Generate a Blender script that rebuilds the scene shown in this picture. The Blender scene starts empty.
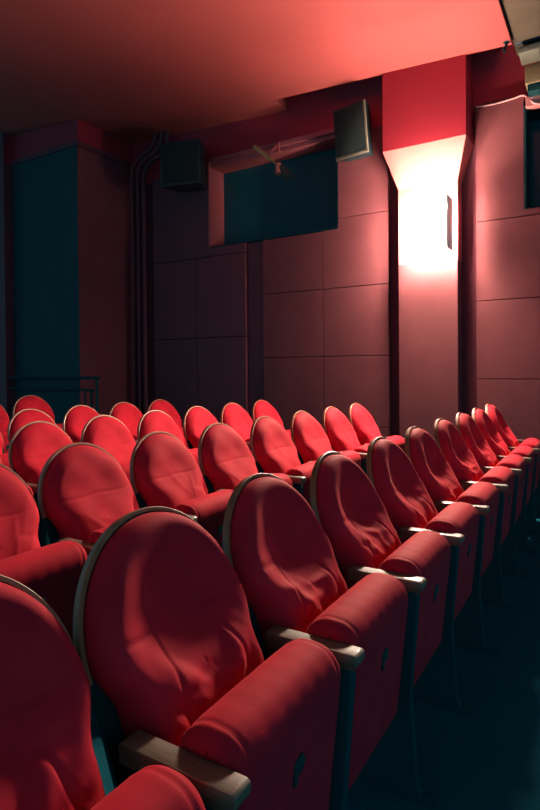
import bpy, bmesh, math, random
from math import sin, cos, pi, radians, sqrt, exp
from mathutils import Vector, Matrix

S = bpy.context.scene
COL = S.collection
random.seed(4)

# ------------------------------------------------------------------ helpers
def link(o):
    COL.objects.link(o); return o

def tag(o, label=None, cat=None, group=None, kind=None):
    if label: o['label'] = label
    if cat: o['category'] = cat
    if group: o['group'] = group
    if kind: o['kind'] = kind
    return o

def empty(name, loc=(0, 0, 0)):
    o = bpy.data.objects.new(name, None)
    o.empty_display_size = .1
    o.location = loc
    return link(o)

def mesh_obj(name, bm, m, parent=None, smooth=True, angle=40):
    bm.normal_update()
    bmesh.ops.recalc_face_normals(bm, faces=bm.faces)
    me = bpy.data.meshes.new(name)
    if smooth:
        for f in bm.faces: f.smooth = True
        lim = radians(angle)
        for e in bm.edges:
            if len(e.link_faces) == 2 and e.calc_face_angle(0) > lim: e.smooth = False
    bm.to_mesh(me); bm.free()
    me.materials.append(m)
    o = bpy.data.objects.new(name, me)
    link(o)
    if parent: o.parent = parent
    return o

def BM(): return bmesh.new()

def add_box(bm, x0, x1, y0, y1, z0, z1, bev=0, seg=2):
    t = BM()
    bmesh.ops.create_cube(t, size=1)
    for v in t.verts:
        v.co = ((x0+x1)/2+v.co.x*(x1-x0), (y0+y1)/2+v.co.y*(y1-y0), (z0+z1)/2+v.co.z*(z1-z0))
    if bev:
        bmesh.ops.bevel(t, geom=t.edges[:], offset=bev, segments=seg, profile=.5, affect='EDGES')
    merge(bm, t)

def merge(bm, t, M=None):
    me = bpy.data.meshes.new('t'); t.to_mesh(me); t.free()
    if M is not None: me.transform(M)
    bm.from_mesh(me); bpy.data.meshes.remove(me)

def add_prism(bm, poly, a, b, axis='y', bev=0):
    """poly: 2D outline; extruded along axis from a to b."""
    t = BM()
    def P(p, q):
        return {'y': (p[0], q, p[1]), 'x': (q, p[0], p[1]), 'z': (p[0], p[1], q)}[axis]
    lo = [t.verts.new(P(p, a)) for p in poly]
    hi = [t.verts.new(P(p, b)) for p in poly]
    n = len(poly)
    t.faces.new(lo); t.faces.new(hi[::-1])
    for i in range(n): t.faces.new((lo[i], lo[(i+1) % n], hi[(i+1) % n], hi[i]))
    if bev: bmesh.ops.bevel(t, geom=t.edges[:], offset=bev, segments=2, profile=.5, affect='EDGES')
    merge(bm, t)

def add_tube(bm, pts, r, n=12):
    pts = [Vector(p) for p in pts]
    rings = []
    up = None
    for i, p in enumerate(pts):
        d = (pts[min(i+1, len(pts)-1)] - pts[max(i-1, 0)]).normalized()
        if up is None:
            up = d.orthogonal().normalized()
        up = (up - d*up.dot(d)).normalized()
        s = d.cross(up)
        rr = r[i] if isinstance(r, (list, tuple)) else r
        rings.append([bm.verts.new(p + (up*cos(2*pi*k/n) + s*sin(2*pi*k/n))*rr) for k in range(n)])
    for a, b in zip(rings, rings[1:]):
        for k in range(n): bm.faces.new((a[k], a[(k+1) % n], b[(k+1) % n], b[k]))
    bm.faces.new(rings[0][::-1]); bm.faces.new(rings[-1])

def add_lathe(bm, prof, n=32, M=None, close=False):
    t = BM()
    rings = [[t.verts.new((r*cos(2*pi*k/n), r*sin(2*pi*k/n), z)) for k in range(n)] for r, z in prof]
    for a, b in zip(rings, rings[1:]):
        for k in range(n): t.faces.new((a[k], a[(k+1) % n], b[(k+1) % n], b[k]))
    if close:
        t.faces.new(rings[0][::-1]); t.faces.new(rings[-1])
    merge(bm, t, M)

def smoothpath(pts, n=8):
    """Catmull-Rom through pts"""
    P = [Vector(p) for p in pts]; P = [2*P[0]-P[1]] + P + [2*P[-1]-P[-2]]
    out = []
    for i in range(1, len(P)-2):
        for k in range(n):
            t = k/n
            out.append(.5*((2*P[i]) + (P[i+1]-P[i-1])*t + (2*P[i-1]-5*P[i]+4*P[i+1]-P[i+2])*t*t + (3*P[i]-P[i-1]-3*P[i+1]+P[i+2])*t**3))
    out.append(P[-2]); return out

# ------------------------------------------------------------------ materials
def mat(name, col, rough=.6, spec=.4, metal=0, var=.0, vscale=6, bump=0, bscale=60, sheen=0, sheen_tint=(1, 1, 1), col2=None, sheen_rough=.4, coat=0):
    m = bpy.data.materials.new(name); m.use_nodes = True
    nt = m.node_tree; N = nt.nodes; L = nt.links
    b = N['Principled BSDF']
    b.inputs['Base Color'].default_value = (*col, 1)
    b.inputs['Roughness'].default_value = rough
    b.inputs['Specular IOR Level'].default_value = spec
    b.inputs['Metallic'].default_value = metal
    b.inputs['Coat Weight'].default_value = coat
    if sheen:
        b.inputs['Sheen Weight'].default_value = sheen
        b.inputs['Sheen Roughness'].default_value = sheen_rough
        b.inputs['Sheen Tint'].default_value = (*sheen_tint, 1)
    tc = N.new('ShaderNodeTexCoord')
    if var or col2:
        no = N.new('ShaderNodeTexNoise'); no.inputs['Scale'].default_value = vscale; no.inputs['Detail'].default_value = 5
        L.new(tc.outputs['Object'], no.inputs['Vector'])
        r = N.new('ShaderNodeValToRGB')
        c2 = col2 or tuple(c*(1-var) for c in col)
        r.color_ramp.elements[0].color = (*c2, 1); r.color_ramp.elements[0].position = .35
        r.color_ramp.elements[1].color = (*col, 1); r.color_ramp.elements[1].position = .65
        L.new(no.outputs['Fac'], r.inputs['Fac']); L.new(r.outputs['Color'], b.inputs['Base Color'])
    if bump:
        n2 = N.new('ShaderNodeTexNoise'); n2.inputs['Scale'].default_value = bscale; n2.inputs['Detail'].default_value = 4
        L.new(tc.outputs['Object'], n2.inputs['Vector'])
        bp = N.new('ShaderNodeBump'); bp.inputs['Strength'].default_value = bump; bp.inputs['Distance'].default_value = .01
        L.new(n2.outputs['Fac'], bp.inputs['Height']); L.new(bp.outputs['Normal'], b.inputs['Normal'])
    return m

def wood_mat(name, c1, c2, scale=(3, 40, 40), rough=.4, coat=0):
    m = mat(name, c1, rough, .5, coat=coat)
    nt = m.node_tree; N = nt.nodes; L = nt.links
    tc = N.new('ShaderNodeTexCoord'); mp = N.new('ShaderNodeMapping'); mp.inputs['Scale'].default_value = scale
    no = N.new('ShaderNodeTexNoise'); no.inputs['Scale'].default_value = 4; no.inputs['Detail'].default_value = 6
    r = N.new('ShaderNodeValToRGB'); r.color_ramp.elements[0].color = (*c1, 1); r.color_ramp.elements[1].color = (*c2, 1)
    r.color_ramp.elements[0].position = .3; r.color_ramp.elements[1].position = .7
    L.new(tc.outputs['Object'], mp.inputs['Vector']); L.new(mp.outputs['Vector'], no.inputs['Vector'])
    L.new(no.outputs['Fac'], r.inputs['Fac']); L.new(r.outputs['Color'], N['Principled BSDF'].inputs['Base Color'])
    return m

VELVET = mat('red velvet', (.54, .015, .034), .72, .05, var=.22, vscale=7, bump=.05, bscale=220, sheen=.07, sheen_tint=(1, .46, .40), sheen_rough=.4)
SHELL = mat('black shell', (.006, .026, .032), .8, .06)
RIM = wood_mat('bronze rim', (.20, .04, .014), (.34, .085, .03), (6, 6, 6), .5, .05)
ARM = wood_mat('armrest wood', (.09, .05, .032), (.15, .095, .065), (3, 40, 40), .55, .2)
IRON = mat('dark iron', (.008, .045, .058), .9, .03)
PLATE = mat('dark plastic', (.006, .03, .038), .45, .3)
CARPET = mat('dark carpet', (.008, .080, .108), .95, .02, var=.15, vscale=40, bump=.3, bscale=300)
CEIL = mat('red plaster ceiling', (.33, .060, .057), .75, .15, var=.05, vscale=1.5, bump=.06, bscale=9)
REDWALL = mat('red painted wall', (.34, .020, .036), .6, .25, var=.05, vscale=3, bump=.05, bscale=30)
PANEL = mat('maroon panel fabric', (.17, .045, .052), .8, .15, var=.12, vscale=4, bump=.22, bscale=45)
MAROON = mat('maroon painted wall', (.13, .036, .052), .7, .2, var=.1, vscale=3, bump=.08, bscale=25)
GAP = mat('dark wall behind panels', (.12, .03, .045), .8, .1)
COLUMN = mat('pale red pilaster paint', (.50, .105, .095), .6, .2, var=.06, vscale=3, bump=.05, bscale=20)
BLACKBOX = mat('black loudspeaker box', (.012, .022, .026), .5, .3)
GRILLE = mat('loudspeaker grille cloth', (.012, .02, .02), .85, .15, bump=.5, bscale=400)
LIT_EDGE = mat('lamplit loudspeaker edge', (.18, .15, .11), .6, .3)  # lamplight on the cabinet's front edges put into a pale colour
DARKROOM = mat('dark projection room', (.012, .10, .13), .9, .05)
BRASS = mat('brass tube', (.55, .38, .16), .35, .5, .6)
PINKTRIM = mat('pink painted frame', (.26, .06, .07), .55, .3)
BROWN = mat('brown unlit ceiling', (.075, .055, .038), .8, .15, var=.25, vscale=3)  # brown section; the lack of lamplight on it is put into the dark colour
GREYDUCT = mat('grey metal duct', (.10, .095, .075), .6, .3)
CABLE = mat('pale pink cable', (.6, .3, .3), .5, .3)
CHROME = mat('steel', (.5, .5, .48), .3, .5, 1)

GLASS = mat('dark window glass', (.010, .062, .080), .12, .2)

def emit_mat(name, col, strength):
    m = bpy.data.materials.new(name); m.use_nodes = True
    N = m.node_tree.nodes; b = N['Principled BSDF']
    b.inputs['Base Color'].default_value = (.9, .85, .8, 1)
    b.inputs['Emission Color'].default_value = (*col, 1)
    b.inputs['Emission Strength'].default_value = strength
    return m
LAMP = emit_mat('glowing opal glass', (1, .80, .62), 600)
BULB = emit_mat('glowing bulb', (1, .82, .66), 1250)
WHITE = mat('white lamp enamel', (.75, .7, .65), .5, .3)

# ------------------------------------------------------------------ seats
BETA = radians(20)
TOP = .985
def face(s, y, n):
    return (s*sin(BETA) + n*cos(BETA), y - .012, TOP - s*cos(BETA) + n*sin(BETA))

def sstep(a, b, x):
    t = max(0, min(1, (x-a)/(b-a))); return t*t*(3-2*t)

def outline(a, b, s0, w2, s2, w3, L, rc=.05, n=150):
    """egg outline: dome of half width a and height b starting at s0, narrowing to w2 at s2 and w3 at L"""
    right = []
    for k in range(41):
        th = pi/2*k/40
        right.append((a*sin(th), s0 + b - b*cos(th)))
    m = 30
    for k in range(1, m+1):
        s = s0 + b + (L-rc-s0-b)*k/m
        w = a + (w2-a)*sstep(s0+b, s2, s) + (w3-w2)*sstep(s2, L, s)
        right.append((w, s))
    wl = right[-1][0]
    for k in range(1, 9):
        th = pi/2*k/8
        right.append((wl-rc+rc*cos(th), L-rc+rc*sin(th)))
    right.append((0, L))
    pts = right[:-1] + [(0, L)] + [(-p[0], p[1]) for p in right[-2:0:-1]]
    # resample evenly
    d = [0]
    for i in range(len(pts)):
        p, q = pts[i], pts[(i+1) % len(pts)]
        d.append(d[-1]+math.hypot(q[0]-p[0], q[1]-p[1]))
    out = []; j = 0
    for k in range(n):
        t = d[-1]*k/n
        while d[j+1] < t: j += 1
        f = (t-d[j])/max(1e-9, d[j+1]-d[j]); p, q = pts[j], pts[(j+1) % len(pts)]
        out.append((p[0]+(q[0]-p[0])*f, p[1]+(q[1]-p[1])*f))
    return out

SHELL_OUT = outline(.229, .235, 0, .220, .40, .212, .66)
CUSH_OUT = outline(.223, .23, .008, .184, .345, .172, .62, rc=.04, n=180)

def segd(p, a, b):
    ax, ay = a; bx, by = b
    dx, dy = bx-ax, by-ay
    t = max(0, min(1, ((p[0]-ax)*dx+(p[1]-ay)*dy)/(dx*dx+dy*dy)))
    return math.hypot(p[0]-ax-t*dx, p[1]-ay-t*dy), t

def panel_line(s):
    # half width of the central sewn panel at s
    return .088 + .02*sstep(.22, .42, s)

def cushion_bm(seed, worn=True):
    rnd = random.Random(seed)
    creases = []
    for k in range(7):      # soft folds of the worn cover in the lower half
        y = rnd.uniform(-.10, .13); s = rnd.uniform(.26, .42)
        a = rnd.uniform(-.9, .9)+(.6 if y > 0 else -.6); l = rnd.uniform(.03, .08)
        creases.append(((y-l*cos(a), s+l*sin(a)), (y+l*cos(a), s-l*sin(a)), (1 if worn else .35)*rnd.uniform(.003, .007)*rnd.choice((1, -1, 1)), rnd.uniform(.010, .018)))
    for sg in (1, -1):      # strong pull folds toward the lower corners
        if not worn: break
        creases.append(((sg*.05, .43), (sg*.15, rnd.uniform(.33, .38)), -.011, .018))
        creases.append(((sg*.03, .40), (sg*.12, rnd.uniform(.27, .31)), .008, .02))
    if worn: creases.append(((-.06, .45), (.08, .44), -.010, .022))
    def height(y, s, r):
        T = .050 + .050*sstep(.16, .40, s)
        h = T*max(0, 1-r**(12 if worn else 5))**.5
        c = min(1, (1-r)*6)
        # grooves
        g = 0
        cw = panel_line(s)
        if .16 < s and worn: g += exp(-((abs(y)-cw)/.0055)**2)*sstep(.15, .2, s)
        da = abs(math.hypot(y, s-.19) - .088)
        if s <= .19 and worn: g += .8*exp(-(da/.0055)**2)
        if abs(y) > cw or not worn: g += (1 if worn else .5)* exp(-((s-(.218-.10*(abs(y)-cw)+.02*sin(abs(y)*9)))/.0055)**2)
        h -= .0042*g*c
        # puff of the head pad above the seam
        h += .014*exp(-((s-.15)/.12)**2)*c
        # the head pad is dished by use
        rho = math.hypot((y-.02)/.225, (s-.20)/.20)
        h -= (.052 if worn else .010)*(1-sstep(.12, 1.02, rho))*min(1, c)
        # lower centre sags between the side bolsters
        h -= (.012 if worn else .004)*exp(-(y/.07)**2)*sstep(.30, .40, s)*c
        for a, b, A, w in creases:
            d, t = segd((y, s), a, b)
            h += A*exp(-(d/w)**2)*(.35+.65*sin(pi*min(max(t, .05), .95)))*c
        h += .0016*sin(37*y+seed)*sin(31*s+2*seed)*c
        return h
    bm = BM()
    cy, cs = 0, .33
    R = [k/44*.88 for k in range(1, 45)] + [.88+.12*sin(pi/2*k/14) for k in range(1, 15)]
    c0 = bm.verts.new(face(cs, cy, height(cy, cs, 0)))
    rings = []
    for r in R:
        ring = []
        for (y, s) in CUSH_OUT:
            yy, ss = cy+(y-cy)*r, cs+(s-cs)*r
            ring.append(bm.verts.new(face(ss, yy, height(yy, ss, r) + .002)))
        rings.append(ring)
    # turn the edge back to the shell
    rings.append([bm.verts.new(face(cs+(s-cs)*.985, y*.985, -.004)) for (y, s) in CUSH_OUT])
    n = len(CUSH_OUT)
    for k in range(n): bm.faces.new((c0, rings[0][k], rings[0][(k+1) % n]))
    for a, b in zip(rings, rings[1:]):
        for k in range(n): bm.faces.new((a[k], b[k], b[(k+1) % n], a[(k+1) % n]))
    return bm

def shell_bm():
    bm = BM(); n = len(SHELL_OUT); th = .016
    f = [bm.verts.new(face(s, y, -.001)) for (y, s) in SHELL_OUT]
    f2 = [bm.verts.new(face(.3+(s-.3)*.985, y*.985, -th)) for (y, s) in SHELL_OUT]
    bm.faces.new(f); bm.faces.new(f2[::-1])
    for k in range(n): bm.faces.new((f[k], f[(k+1) % n], f2[(k+1) % n], f2[k]))
    return bm

def rim_bm():
    """bronze strip bent round the dome of the shell"""
    pts = outline(.229, .235, 0, .220, .40, .212, .66, n=260)
    sel = [p for p in pts if p[1] < .275]
    right = sorted([p for p in sel if p[0] >= 0], key=lambda p: p[1])
    left = sorted([p for p in sel if p[0] < 0], key=lambda p: -p[1])
    path = left + right
    bm = BM(); rows = []
    m = len(path)
    for i, p in enumerate(path):
        a = path[max(0, i-1)]; b = path[min(m-1, i+1)]
        dy, ds = b[0]-a[0], b[1]-a[1]; L = math.hypot(dy, ds) or 1
        ny, ns = ds/L, -dy/L           # outward
        e = sstep(0, .05, min(i, m-1-i)/m)
        o0, o1 = -.004, .0015+.004*e
        prof = [(o0, .006), (o1-.002, .006), (o1, .004), (o1, -.012), (o1-.002, -.014), (o0, -.014)]
        rows.append([bm.verts.new(face(p[1]+ns*o, p[0]+ny*o, nn)) for o, nn in prof])
    for a, b in zip(rows, rows[1:]):
        for k in range(6): bm.faces.new((a[k], a[(k+1) % 6], b[(k+1) % 6], b[k]))
    bm.faces.new(rows[0]); bm.faces.new(rows[-1][::-1])
    return bm

PADX, PADZ, PADT, PADL, PADW = .405, .690, .15, .42, .202
TILT = radians(6)
def padpt(u, v, y):
    """u: from front face backwards, v: down from the top"""
    return (PADX - u - v*sin(TILT) , y, PADZ - v*cos(TILT) + u*sin(TILT)*.6)

def pad_bm():
    def prof(ins):
        T, L = PADT-2*ins, PADL-2*ins
        pts = []
        def arc(cu, cv, r, a0, a1, n):
            for k in range(n+1):
                a = a0+(a1-a0)*k/n
                pts.append((cu+r*cos(a), cv+r*sin(a)))
        rt = max(.02, .066-ins*.6); rb = max(.012, .03-ins*.5)
        arc(rt, rt, rt, pi, 1.5*pi, 12)            # top front
        for k in range(1, 4): pts.append((rt+(T-2*rt)*k/4, 0))
        arc(T-rt, rt, rt, 1.5*pi, 2*pi, 12)        # top back
        for k in range(1, 12): pts.append((T, rt+(L-rt-rb)*k/12))
        arc(T-rb, L-rb, rb, 0, .5*pi, 6)
        arc(rb, L-rb, rb, .5*pi, pi, 6)
        for k in range(1, 12): pts.append((0, L-rb-(L-rt-rb)*k/12))
        return [(p[0]+ins, p[1]+ins) for p in pts]
    st = []
    R = .034
    for k in range(11):
        e = R*(1-cos(pi/2*k/10)); st.append(-PADW+e)
    for k in range(1, 60): st.append(-PADW+R+(2*PADW-2*R)*k/60)
    for k in range(11):
        e = R*(1-cos(pi/2*(10-k)/10)); st.append(PADW-e)
    bm = BM(); rings = []
    for y in st:
        e = min(PADW-abs(y), R)
        ins = R*(1-sqrt(max(0, 1-(1-e/R)**2)))*.75
        groove = .0026*exp(-((abs(y)-.168)/.005)**2) + .00022*sin(y*110)
        puff = .006*(1-(y/PADW)**4)
        P = prof(ins+groove)
        ring = []
        for (u, v) in P:
            pu = puff*sstep(.12, .0, v)
            # gathered pleats at the ends of the boxing
            pl = .0022*sin(u*190)*sstep(.02, .0, e)*sstep(.02, .06, v) if v < .2 else 0
            ring.append(bm.verts.new(padpt(u, v-pu, y+pl*(1 if y > 0 else -1))))
        rings.append(ring)
    n = len(rings[0])
    for a, b in zip(rings, rings[1:]):
        for k in range(n): bm.faces.new((a[k], a[(k+1) % n], b[(k+1) % n], b[k]))
    bm.faces.new(rings[0][::-1]); bm.faces.new(rings[-1])
    return bm

def tab_bm():
    """dark round pull tab with a short tail on the underside of the tipped-up seat"""
    bm = BM(); t = BM()
    prof = [(.0005, .006), (.012, .006), (.018, .004), (.0195, 0), (.0195, -.004), (.0005, -.004)]
    M = Matrix.Translation(padpt(-.001, .14, 0)) @ Matrix.Rotation(pi/2+TILT, 4, 'Y')
    add_lathe(bm, prof, 24, M)
    x, y, z = padpt(-.001, .14, 0)
    add_box(bm, x-.006, x+.003, -.020, -.008, z-.034, z, .002)
    return bm

def arm_bm(y):
    bm = BM()
    poly = [(.175, .626), (.175, .658), (.18, .662), (.41, .662), (.418, .657), (.418, .641), (.408, .626)]
    add_prism(bm, poly, y-.023, y+.023, 'y', .0025)
    return bm

def standard_bm(y):
    bm = BM()
    poly = [(.20, .627), (.395, .627), (.40, .60), (.375, .30), (.39, .03), (.42, .0), (.10, .0), (.13, .03), (.16, .30), (.20, .52)]
    add_prism(bm, poly, y-.016, y+.016, 'y', .003)
    add_box(bm, .06, .46, y-.022, y+.022, 0, .012, .003)
    return bm

def bracket_bm():
    """dark bar that carries the seat and joins it to the standards"""
    bm = BM()
    add_tube(bm, [(.255, -.21, .33), (.255, .215, .33)], .016, 12)
    for sg in (-1, 1):
        add_box(bm, .09, .27, sg*.190-.008, sg*.190+.008, .315, .40, .003)
    return bm

V_CUSH = [cushion_bm(k) for k in (1, 2, 3, 4)] + [cushion_bm(k, False) for k in (5, 6)]
proto_cush = []
def make_seat():
    root = empty('cinema_seat')
    sh = mesh_obj('back_shell', shell_bm(), SHELL, root)
    mesh_obj('edge_trim', rim_bm(), RIM, sh)
    cu = mesh_obj('back_cushion', V_CUSH[0], VELVET, root, angle=80)
    pad = mesh_obj('tip_up_seat', pad_bm(), VELVET, root, angle=60)
    mesh_obj('pull_tab', tab_bm(), PLATE, pad)
    mesh_obj('hinge_bar', bracket_bm(), IRON, root)
    ar = mesh_obj('armrest', arm_bm(-.228), ARM, root, angle=30)
    mesh_obj('seat_standard', standard_bm(-.228), IRON, root, angle=30)
    return root
proto = make_seat()
cush_meshes = [next(c for c in proto.children if c.name.startswith('back_cushion')).data]
for b in V_CUSH[1:]:
    t = mesh_obj('back_cushion', b, VELVET, angle=80); cush_meshes.append(t.data); bpy.data.objects.remove(t)

def copy_tree(o, parent=None):
    c = o.copy(); COL.objects.link(c)
    if parent:
        c.parent = parent
    for ch in list(o.children): copy_tree(ch, c)
    return c

ORD = ['nearest', 'second from', 'third from', 'fourth from', 'fifth from', 'sixth from', 'seventh from', 'eighth from', 'ninth from', 'tenth from']
PITCH = .518
ROWS = [  # row name, x, y of the seat nearest the panelled wall, seats
    ('front row', -.900, 5.07, 10),
    ('second row', -1.965, 4.72, 8),
    ('third row', -3.03, 4.83, 7),
    ('fourth row', -4.09, 4.50, 5),
    ('fifth row', -5.13, 3.70, 2)]
NUDGE = {('front row', 9): .055, ('front row', 8): .010, ('front row', 7): -.034, ('front row', 6): -.05, ('front row', 5): -.05, ('front row', 4): -.05, ('front row', 3): -.02,
         ('second row', 7): .07, ('second row', 6): .035, ('second row', 5): .01}
first = True; ends = []
for rn, X, Y0, n in ROWS:
    for k in range(n):
        yk = Y0-k*PITCH+NUDGE.get((rn, k), 0)
        o = proto if first else copy_tree(proto); first = False
        o.location = (X, yk, .06 if rn == 'fifth row' else 0)
        vi = (k*7+2) % 4 if rn == 'front row' else 4+(k+int(-X)) % 2
        for c in o.children:
            if c.name.startswith('back_cushion'): c.data = cush_meshes[vi]
        pos = 'nearest the panelled wall' if k == 0 else ORD[k]+' the panelled wall'
        look = 'red velvet tip-up cinema seat in the %s, %s' % (rn, pos)
        if rn == 'front row' and k == 9: look = 'red velvet tip-up cinema seat in the front row, cut off at lower left'
        if rn == 'front row' and k == 8: look = 'largest fully shown red velvet cinema seat, front row, big shadow on its back'
        tag(o, look, 'cinema seat', 'cinema seats of the '+rn)
        if k == 0: ends.append(o)

for o in ends:   # each row ends in one more armrest
    mesh_obj('armrest', arm_bm(.290), ARM, o, angle=30)
    mesh_obj('seat_standard', standard_bm(.290), IRON, o, angle=30)

# ------------------------------------------------------------------ room shell
def struct(name, bm, m, parent=None, smooth=False, angle=30):
    o = mesh_obj(name, bm, m, parent, smooth, angle)
    if not parent: o['kind'] = 'structure'
    return o

YW, ZC = 6.08, 4.82
b = BM(); add_box(b, -11, 4, -4, YW+1.6, -.1, 0); struct('floor', b, CARPET)
b = BM(); add_box(b, -11, -4.62, -4, YW, 0, .06); struct('trim_15', b, CARPET)
# the plaster ceiling hangs a little out of level and stops short of the wall near the pilaster
def zceil(x): return 4.375 + .052*(-1.6-x)
b = BM()
po = [(-11, -4), (-.80, -4), (-.80, 5.765), (-3.45, 5.765), (-3.40, YW+.02), (-11, YW+.02)]
lo = [b.verts.new((x, y, zceil(x))) for x, y in po]; hi = [b.verts.new((x, y, zceil(x)+.12)) for x, y in po]
b.faces.new(lo[::-1]); b.faces.new(hi)
for k in range(6): b.faces.new((lo[k], lo[(k+1) % 6], hi[(k+1) % 6], hi[k]))
struct('ceiling', b, CEIL)
b = BM(); add_box(b, -3.9, -.80, 5.6, YW+.3, 4.66, 4.72); struct('trim_17', b, REDWALL)
b = BM(); add_box(b, -.798, 4, -4, YW+.02, 4.375, 4.66)
o = struct('trim_1', b, BROWN); o['label'] = 'brown unlit ceiling strip at the right'

W1 = (-4.55, -2.70, 2.915, 4.02)
W2 = (-.72, 1.2, 2.84, 3.82)
# main wall with the two projection openings; red above the panels
def wall_strip(z0, z1, m, name):
    bm = BM()
    def seg(x0, x1, a, c):
        if x1 > x0 and c > a: add_box(bm, x0, x1, YW, YW+.3, a, c)
    xs = [-6.05, W1[0], W1[1], W2[0], W2[1], 4]
    for i in range(5):
        w = W1 if i == 1 else W2 if i == 3 else None
        if w is None: seg(xs[i], xs[i+1], z0, z1)
        else:
            seg(xs[i], xs[i+1], z0, min(z1, w[2])); seg(xs[i], xs[i+1], max(z0, w[3]), z1)
    return struct(name, bm, m)
wall_strip(0, 3.985, GAP, 'wall_back')
wall_strip(3.985, ZC, REDWALL, 'trim_2')

# acoustic panels, 8 cm proud of the wall
def panels(name, polys, y, m):
    bm = BM()
    for p in polys: add_prism(bm, p, y, YW, 'y', .004)
    return struct(name, bm, m)
def R4(x0, x1, z0, z1, g=.004): return [(x0+g, z0+g), (x1-g, z0+g), (x1-g, z1-g), (x0+g, z1-g)]
zs = [0, .64, 1.44, 2.23]
pl = []
for x0, x1 in ((-3.73, -2.90), (-2.90, -2.10)):
    for i in range(3): pl.append(R4(x0, x1, zs[i], zs[i+1]))
pl.append(R4(-3.73, -2.90, 2.23, 2.905))
g = .004
pl.append([(-2.90+g, 2.23+g), (-2.10-g, 2.23+g), (-2.10-g, 3.03-g), (-2.70+g, 3.03-g), (-2.70+g, 2.905), (-2.90+g, 2.905)])
pl.append(R4(-2.70, -2.10, 3.03, 3.98))
panels('trim_3', pl, 6.0, PANEL)
pr = []
for x0, x1 in ((-1.18, .9), (.9, 2.5)):
    for z0, z1 in ((0, .38), (.38, 1.18), (1.18, 1.97), (1.97, 2.77)):
        pr.append(R4(x0, x1, z0, z1))
pr.append([(-1.18+g, 2.77+g), (2.5-g, 2.77+g), (2.5-g, 2.835), (-.725, 2.835), (-.725, 3.93), (-1.18+g, 3.93)])
panels('trim_4', pr, 6.0, PANEL)
pd = []
for x0, x1 in ((-5.55, -4.78), (-4.78, -3.985)):
    for z0, z1 in ((0, .66), (.66, 1.72), (1.72, 2.79)):
        pd.append(R4(x0, x1, z0, z1))
pd.append([(-5.55+g, 2.79+g), (-3.985-g, 2.79+g), (-3.985-g, 2.91), (-4.555, 2.91), (-4.555, 3.98), (-5.55+g, 3.98)])
panels('trim_5', pd, 6.0, MAROON)
b = BM(); add_box(b, -3.975, -3.74, 6.04, YW, 0, 2.905); struct('trim_12', b, MAROON)
b = BM(); add_box(b, -11, -6.004, 5.072, 5.084, 0, 4.25); struct('trim_13', b, mat('shaded block front', (.02, .05, .06), .8, .1))  # thin sheet; the shade on the block's front face is put into its colour

# pilaster with the flared head that carries the wall lamp
b = BM()
add_prism(b, [(-1.950, 0), (-1.335, 0), (-1.335, 2.395), (-1.950, 2.395)], 5.888, YW, 'y', .004)
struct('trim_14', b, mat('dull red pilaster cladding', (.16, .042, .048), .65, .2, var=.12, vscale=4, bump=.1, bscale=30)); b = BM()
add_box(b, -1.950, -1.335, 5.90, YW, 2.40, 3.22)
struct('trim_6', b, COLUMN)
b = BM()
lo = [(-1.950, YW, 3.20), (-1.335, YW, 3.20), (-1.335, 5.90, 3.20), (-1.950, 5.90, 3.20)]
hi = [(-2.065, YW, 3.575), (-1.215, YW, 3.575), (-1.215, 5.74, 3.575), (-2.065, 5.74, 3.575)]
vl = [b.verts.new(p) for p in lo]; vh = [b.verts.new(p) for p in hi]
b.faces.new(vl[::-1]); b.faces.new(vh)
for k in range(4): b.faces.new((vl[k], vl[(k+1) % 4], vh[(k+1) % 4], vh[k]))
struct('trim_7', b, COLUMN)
b = BM(); add_box(b, -2.065, -1.215, 5.74, YW, 3.576, 4.65, .003); struct('trim_8', b, REDWALL)

# window 1: deep reveal, frame, dark projection room behind the pane
def window(name, w, depth, trim_m, top_h):
    x0, x1, z0, z1 = w
    bm = BM()
    add_box(bm, x0-.01, x0+.012, 5.985, YW+depth, z0-.005, z1+.05)
    add_box(bm, x0-.01, x1, 5.985, YW+depth, z1, z1+.05)
    add_box(bm, x0+.012, x1-.012, 6.03, YW+depth-.02, z1-top_h, z1)
    r = struct(name, bm, trim_m)
    bm = BM(); add_box(bm, x0+.012, x1-.012, YW+depth-.014, YW+depth-.006, z0+.01, z1)
    mesh_obj('window_pane', bm, GLASS, r, False)
    bm = BM(); add_box(bm, x1-.012, x1+.004, 6.0, YW+depth, z0-.005, z1); add_box(bm, x0+.012, x1-.012, 6.0, YW+depth, z0-.008, z0+.006)
    mesh_obj('window_sill', bm, SHELL, r, False)
    bm = BM()
    a = (x0-.3, x1+.3, YW+depth, YW+1.5, z0-.4, ZC)
    add_box(bm, a[0], a[1], a[3], a[3]+.05, a[4], a[5]); add_box(bm, a[0]-.05, a[0], a[2], a[3], a[4], a[5]); add_box(bm, a[1], a[1]+.05, a[2], a[3], a[4], a[5])
    add_box(bm, a[0], a[1], a[2], a[3], a[4]-.05, a[4]); add_box(bm, a[0], a[1], a[2], a[3], a[5], a[5]+.05)
    mesh_obj('projection_room', bm, DARKROOM, r, False)
    return r
window('window_1', W1, .25, PINKTRIM, .05)
window('window_2', W2, .25, SHELL, .03)
b = BM(); add_box(b, -.705, 1.2, 5.93, 6.10, 3.79, 3.885, .006); struct('trim_16', b, mat('pink head rail', (.5, .17, .16), .6, .3))

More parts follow.
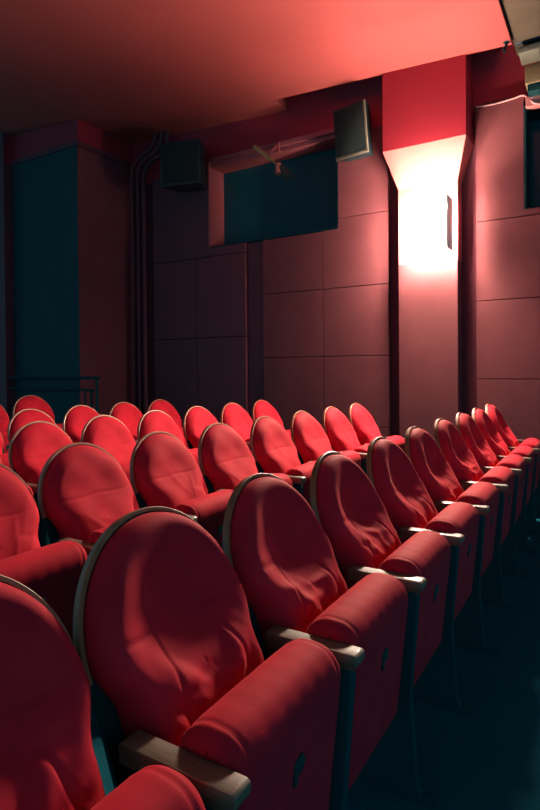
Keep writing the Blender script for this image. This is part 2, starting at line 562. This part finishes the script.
# protruding block at the left with its moulding and frieze
XB, YB = -6.0, 5.08
b = BM(); add_box(b, -11, XB, YB, YW+.3, 0, 4.25); struct('wall_left', b, MAROON)
b = BM(); add_box(b, -7.38, XB, YB, YW+.3, 4.32, ZC); add_box(b, -11, -7.38, YB-.12, YW+.3, 4.25, ZC); struct('trim_9', b, REDWALL)
b = BM(); add_box(b, -7.5, XB+.03, YB-.03, YW, 4.25, 4.285, .004); add_box(b, -7.5, XB+.018, YB-.018, YW, 4.285, 4.32, .004); struct('trim_10', b, MAROON)
b = BM(); add_box(b, -7.7, -7.385, YB-.14, YB, 0, ZC, .004); struct('trim_11', b, MAROON)

# ------------------------------------------------------------------ wall lamp
lx, ly, lz = -1.570, 5.62, 2.72
t = empty('wall_lamp', (lx, 5.9, lz))
ly0 = ly-5.9
tag(t, 'glowing white wall lamp on the pale red pilaster', 'lamp')
# a box of two white side shields with a bowed opal glass front, open at the top and the bottom
yf = ly0; hw, zb, zt_ = .195, -.25, .27
b = BM()
poly = [(hw*cos(a), yf-.002-.035*sin(a)) for a in [pi*k/16 for k in range(17)]]
poly += [(-hw, yf+.012), (hw, yf+.012)]
add_prism(b, poly, zb, zt_, 'z')
bmesh.ops.transform(b, matrix=Matrix.Translation((0, yf, 0)) @ Matrix.Rotation(radians(24), 4, 'X') @ Matrix.Translation((0, -yf, 0)), verts=b.verts[:])
mesh_obj('glass_front', b, LAMP, t, angle=50)
for sg in (-1, 1):  # side depths shaped to hold lamplight off the left rows and right panels
    b = BM(); add_prism(b, [(sg*hw, yf-(.135 if sg < 0 else .03)), (sg*(hw+.006), yf-(.135 if sg < 0 else .03)), (sg*(hw+.006), yf+(.13 if sg < 0 else .215)), (sg*hw, yf+(.13 if sg < 0 else .215))], zb, zt_, 'z')
    mesh_obj('side_shield', b, WHITE, t, False)
b = BM(); add_box(b, -hw+.004, hw-.004, yf+.02, yf+.024, zb, zt_)
bmesh.ops.transform(b, matrix=Matrix.Translation((0, yf, 0)) @ Matrix.Rotation(radians(24), 4, 'X') @ Matrix.Translation((0, -yf, 0)), verts=b.verts[:])

add_box(b, -.075, .075, yf+.11, yf*.30, zb, zb+.005)  # bottom plate added to cut the bulbs' light down the pilaster
mesh_obj('reflector_baffle', b, WHITE, t, False)
for sg in (-1, 1):
    b = BM()
    add_lathe(b, [(.0005, -.10), (.03, -.09), (.045, -.04), (.045, .04), (.03, .09), (.0005, .10)], 20, Matrix.Translation((sg*.09, yf*.72, 0.03)))
    mesh_obj('bulb', b, BULB, t)
b = BM(); add_box(b, -hw, hw, -.02, -.014, zb+.1, zt_-.1, .002); add_tube(b, [(0, -.014, 0), (0, yf*.5+.03, 0)], .02); add_tube(b, [(0, -.014, -.15), (0, yf+.014, -.15)], .012)
mesh_obj('back_plate', b, WHITE, t, False)

# ------------------------------------------------------------------ loudspeakers
def loudspeaker(loc, yaw, pitch, w, h, d, label, edge):
    t = empty('loudspeaker', loc)
    tag(t, label, 'loudspeaker')
    M = Matrix.Rotation(yaw, 4, 'Z') @ Matrix.Rotation(pitch, 4, 'X')
    def put(bm, name, m, par):
        bm.transform(M)
        return mesh_obj(name, bm, m, par, True, 30)
    b = BM()
    # cabinet, narrowing to the back; front at local -y
    fr = [(-w/2, -d/2, -h/2), (w/2, -d/2, -h/2), (w/2, -d/2, h/2), (-w/2, -d/2, h/2)]
    bk = [(-w*.36, d/2, -h/2), (w*.36, d/2, -h/2), (w*.36, d/2, h/2), (-w*.36, d/2, h/2)]
    f = [b.verts.new(p) for p in fr]; k = [b.verts.new(p) for p in bk]
    b.faces.new(f); b.faces.new(k[::-1])
    for i in range(4): b.faces.new((f[i], k[i], k[(i+1) % 4], f[(i+1) % 4]))
    bmesh.ops.bevel(b, geom=b.edges[:], offset=.008, segments=2, profile=.5, affect='EDGES')
    cab = put(b, 'cabinet', BLACKBOX, t)
    b = BM(); add_box(b, -w/2+.03, w/2-.03, -d/2-.014, -d/2+.002, -h/2+.035, h/2-.03, .006)
    put(b, 'front_grille', GRILLE, t)
    b = BM()
    add_box(b, -w/2, w/2, -d/2-.012, -d/2+.004, -h/2-.002, -h/2+.03, .003)
    add_box(b, w/2-.025, w/2+.001, -d/2-.012, -d/2+.004, -h/2, h/2, .003)
    put(b, 'front_edge', edge, t)
    b = BM(); add_tube(b, [(0, d/2-.02, .0), (0, d/2+.10, .0)], .025); add_box(b, -.08, .08, d/2+.06, d/2+.075, -.08, .08, .003)
    put(b, 'wall_bracket', IRON, t)
    return t
loudspeaker((-2.43, 5.875, 3.912), radians(-10), radians(8), .42, .54, .20, 'black loudspeaker with lamplit lower edge mounted beside the flared pilaster head', LIT_EDGE)
loudspeaker((-4.74, 5.76, 3.94), radians(14), radians(4), .56, .54, .36, 'large black loudspeaker in the dark corner beside the conduits', BLACKBOX)

# ------------------------------------------------------------------ conduits in the corner
for k, (x, col) in enumerate(((-5.87, MAROON), (-5.76, MAROON), (-5.65, MAROON))):
    zt = 4.28-.05*k
    pts = [(x, 5.93, 0), (x, 5.93, 1.5), (x, 5.93, 3), (x, 5.93, zt-.2), (x+.04, 5.93, zt-.06), (x+.16, 5.93, zt+.04), (x+.34, 5.93, zt+.10), (x+.44, 5.93, zt+.22), (x+.46, 5.93, zceil(x+.46)+.02)]
    b = BM(); add_tube(b, smoothpath(pts, 6), .030, 12)
    o = mesh_obj('conduit', b, col)
    tag(o, ['dark conduit pipe in the corner, closest to the protruding block', 'dark conduit pipe in the corner, middle one of three', 'dark conduit pipe in the corner, closest to the large loudspeaker'][k], 'pipe', 'conduits in the corner')
# ------------------------------------------------------------------ clamp spotlight at window 1
t = empty('spotlight', (-3.50, 5.90, 3.90)); tag(t, 'small brass spotlight arm hanging at the top of the dark wall window', 'spotlight')
def loc(*p): return Vector(p) - Vector((-3.50, 5.90, 3.90))
b = BM(); add_tube(b, [loc(-3.755, 5.88, 4.035), loc(-3.50, 5.84, 3.815)], [.026, .026]); add_tube(b, [loc(-3.50, 5.84, 3.815), loc(-3.455, 5.83, 3.776)], .019)
mesh_obj('brass_tube', b, BRASS, t)
b = BM(); add_tube(b, [loc(-3.50, 5.98, 4.03), loc(-3.50, 5.87, 3.93), loc(-3.53, 5.85, 3.86)], .016); add_box(b, -.05, .05, .06, .085, .04, .15, .004)
mesh_obj('clamp', b, PINKTRIM, t)
b = BM(); add_tube(b, [loc(-3.455, 5.83, 3.776), loc(-3.40, 5.83, 3.73), loc(-3.375, 5.82, 3.71)], .014)
add_tube(b, [loc(-3.38, 5.82, 3.735), loc(-3.375, 5.80, 3.61)], [.034, .040], 16)
mesh_obj('lamp_head', b, mat('copper head', (.4, .17, .11), .45, .4, .3), t)
b = BM(); add_tube(b, [loc(-3.36, 5.83, 3.69), loc(-3.27, 5.86, 3.57)], [.05, .06], 16)
mesh_obj('lamp_hood', b, BLACKBOX, t)

# ------------------------------------------------------------------ things at the upper right
b = BM(); add_tube(b, [(-.78, 5.86, 4.395), (3, 5.86, 4.395)], .032); o = mesh_obj('pipe', b, mat('dark blue pipe', (.02, .05, .07), .4, .4)); tag(o, 'upper dark blue pipe along the wall at upper right', 'pipe')
b = BM(); add_box(b, -.755, 3, 5.82, 6.08, 4.26, 4.32, .005); o = mesh_obj('duct', b, GREYDUCT); tag(o, 'flat grey duct at upper right under the pipe', 'duct')
t = empty('equipment_case', (.1, 5.85, 4.02)); tag(t, 'brown box mounted above the right hand wall window', 'box')
b = BM(); add_box(b, -.79, .7, -.08, .1, -.085, .085, .006); mesh_obj('case_body', b, mat('tan case', (.13, .095, .05), .6, .3), t)
b = BM(); add_box(b, -.77, .7, -.06, .1, -.15, -.086, .004); mesh_obj('case_base', b, SHELL, t)
b = BM()
pts = [(-1.17, 5.991, 3.925), (-1.0, 5.991, 3.915), (-.82, 5.991, 3.925), (-.735, 5.985, 3.93), (-.68, 5.95, 3.87), (-.62, 5.92, 3.80), (-.52, 5.92, 3.785), (-.3, 5.92, 3.83), (0, 5.92, 3.84)]
add_tube(b, smoothpath(pts, 6), .009, 8); o = mesh_obj('cable', b, CABLE); tag(o, 'thin pink cable sagging in front of the right wall window', 'cable')
t = empty('ceiling_hook', (-.84, 5.70, zceil(-.84))); tag(t, 'small dark hook on the pink ceiling corner at upper right', 'hook')
b = BM(); add_tube(b, [(0, 0, 0), (0, 0, -.03), (-.02, 0, -.05), (-.015, 0, -.09)], .012, 8); mesh_obj('hook_arm', b, SHELL, t)
b = BM(); add_tube(b, [(0, 0, 0), (0, 0, -.006)], .03, 12); mesh_obj('hook_plate', b, SHELL, t)

# ------------------------------------------------------------------ handrail at the left
t = empty('handrail', (-6.2, 5.0, 0)); tag(t, 'dark metal tube handrail in front of the left hand block', 'handrail')
xr = -5.6+6.2
b = BM(); add_tube(b, smoothpath([(-2.2, 0, 1.205), (-1, 0, 1.205), (xr-.08, 0, 1.205), (xr-.02, 0, 1.185), (xr, 0, 1.12), (xr, 0, .6), (xr, 0, 0)], 6), .02); mesh_obj('outer_tube', b, IRON, t)
b = BM(); add_tube(b, smoothpath([(-2.2, 0, 1.05), (-1, 0, 1.05), (xr-.18, 0, 1.05), (xr-.12, 0, 1.03), (xr-.10, 0, .97), (xr-.10, 0, .5), (xr-.10, 0, 0)], 6), .016); mesh_obj('inner_tube', b, IRON, t)
b = BM(); add_tube(b, [(xr-.22, 0, 0), (xr-.22, 0, 1.05)], .014); mesh_obj('post', b, IRON, t)

# ------------------------------------------------------------------ world, camera
w = bpy.data.worlds.new('World'); S.world = w; w.use_nodes = True
bg = w.node_tree.nodes['Background']; bg.inputs[0].default_value = (.17, .75, 1, 1); bg.inputs[1].default_value = .58

cam = bpy.data.cameras.new('Camera'); co = bpy.data.objects.new('Camera', cam); link(co)
F = 565.
yaw, pitch, roll = radians(31.19), radians(-.6), .008
cam.sensor_fit = 'VERTICAL'; cam.sensor_height = 36; cam.lens = F/810*36
cam.shift_y = -((405-369) - F*math.tan(-pitch))/810
cam.clip_start = .02
fwd = Vector((-sin(yaw)*cos(pitch), cos(yaw)*cos(pitch), sin(pitch)))
r0 = Vector((cos(yaw), sin(yaw), 0)); u0 = r0.cross(fwd)
Rv = r0*cos(roll) - u0*sin(roll); Uv = u0*cos(roll) + r0*sin(roll)
Mx = Matrix((Rv, Uv, -fwd)).transposed().to_4x4(); Mx.translation = Vector((0, 0, 1.30))
co.matrix_world = Mx
S.camera = co

S.view_settings.view_transform = 'Standard'
S.view_settings.look = 'None'
S.view_settings.exposure = 0
S.view_settings.gamma = 1
S.view_settings.use_curve_mapping = False
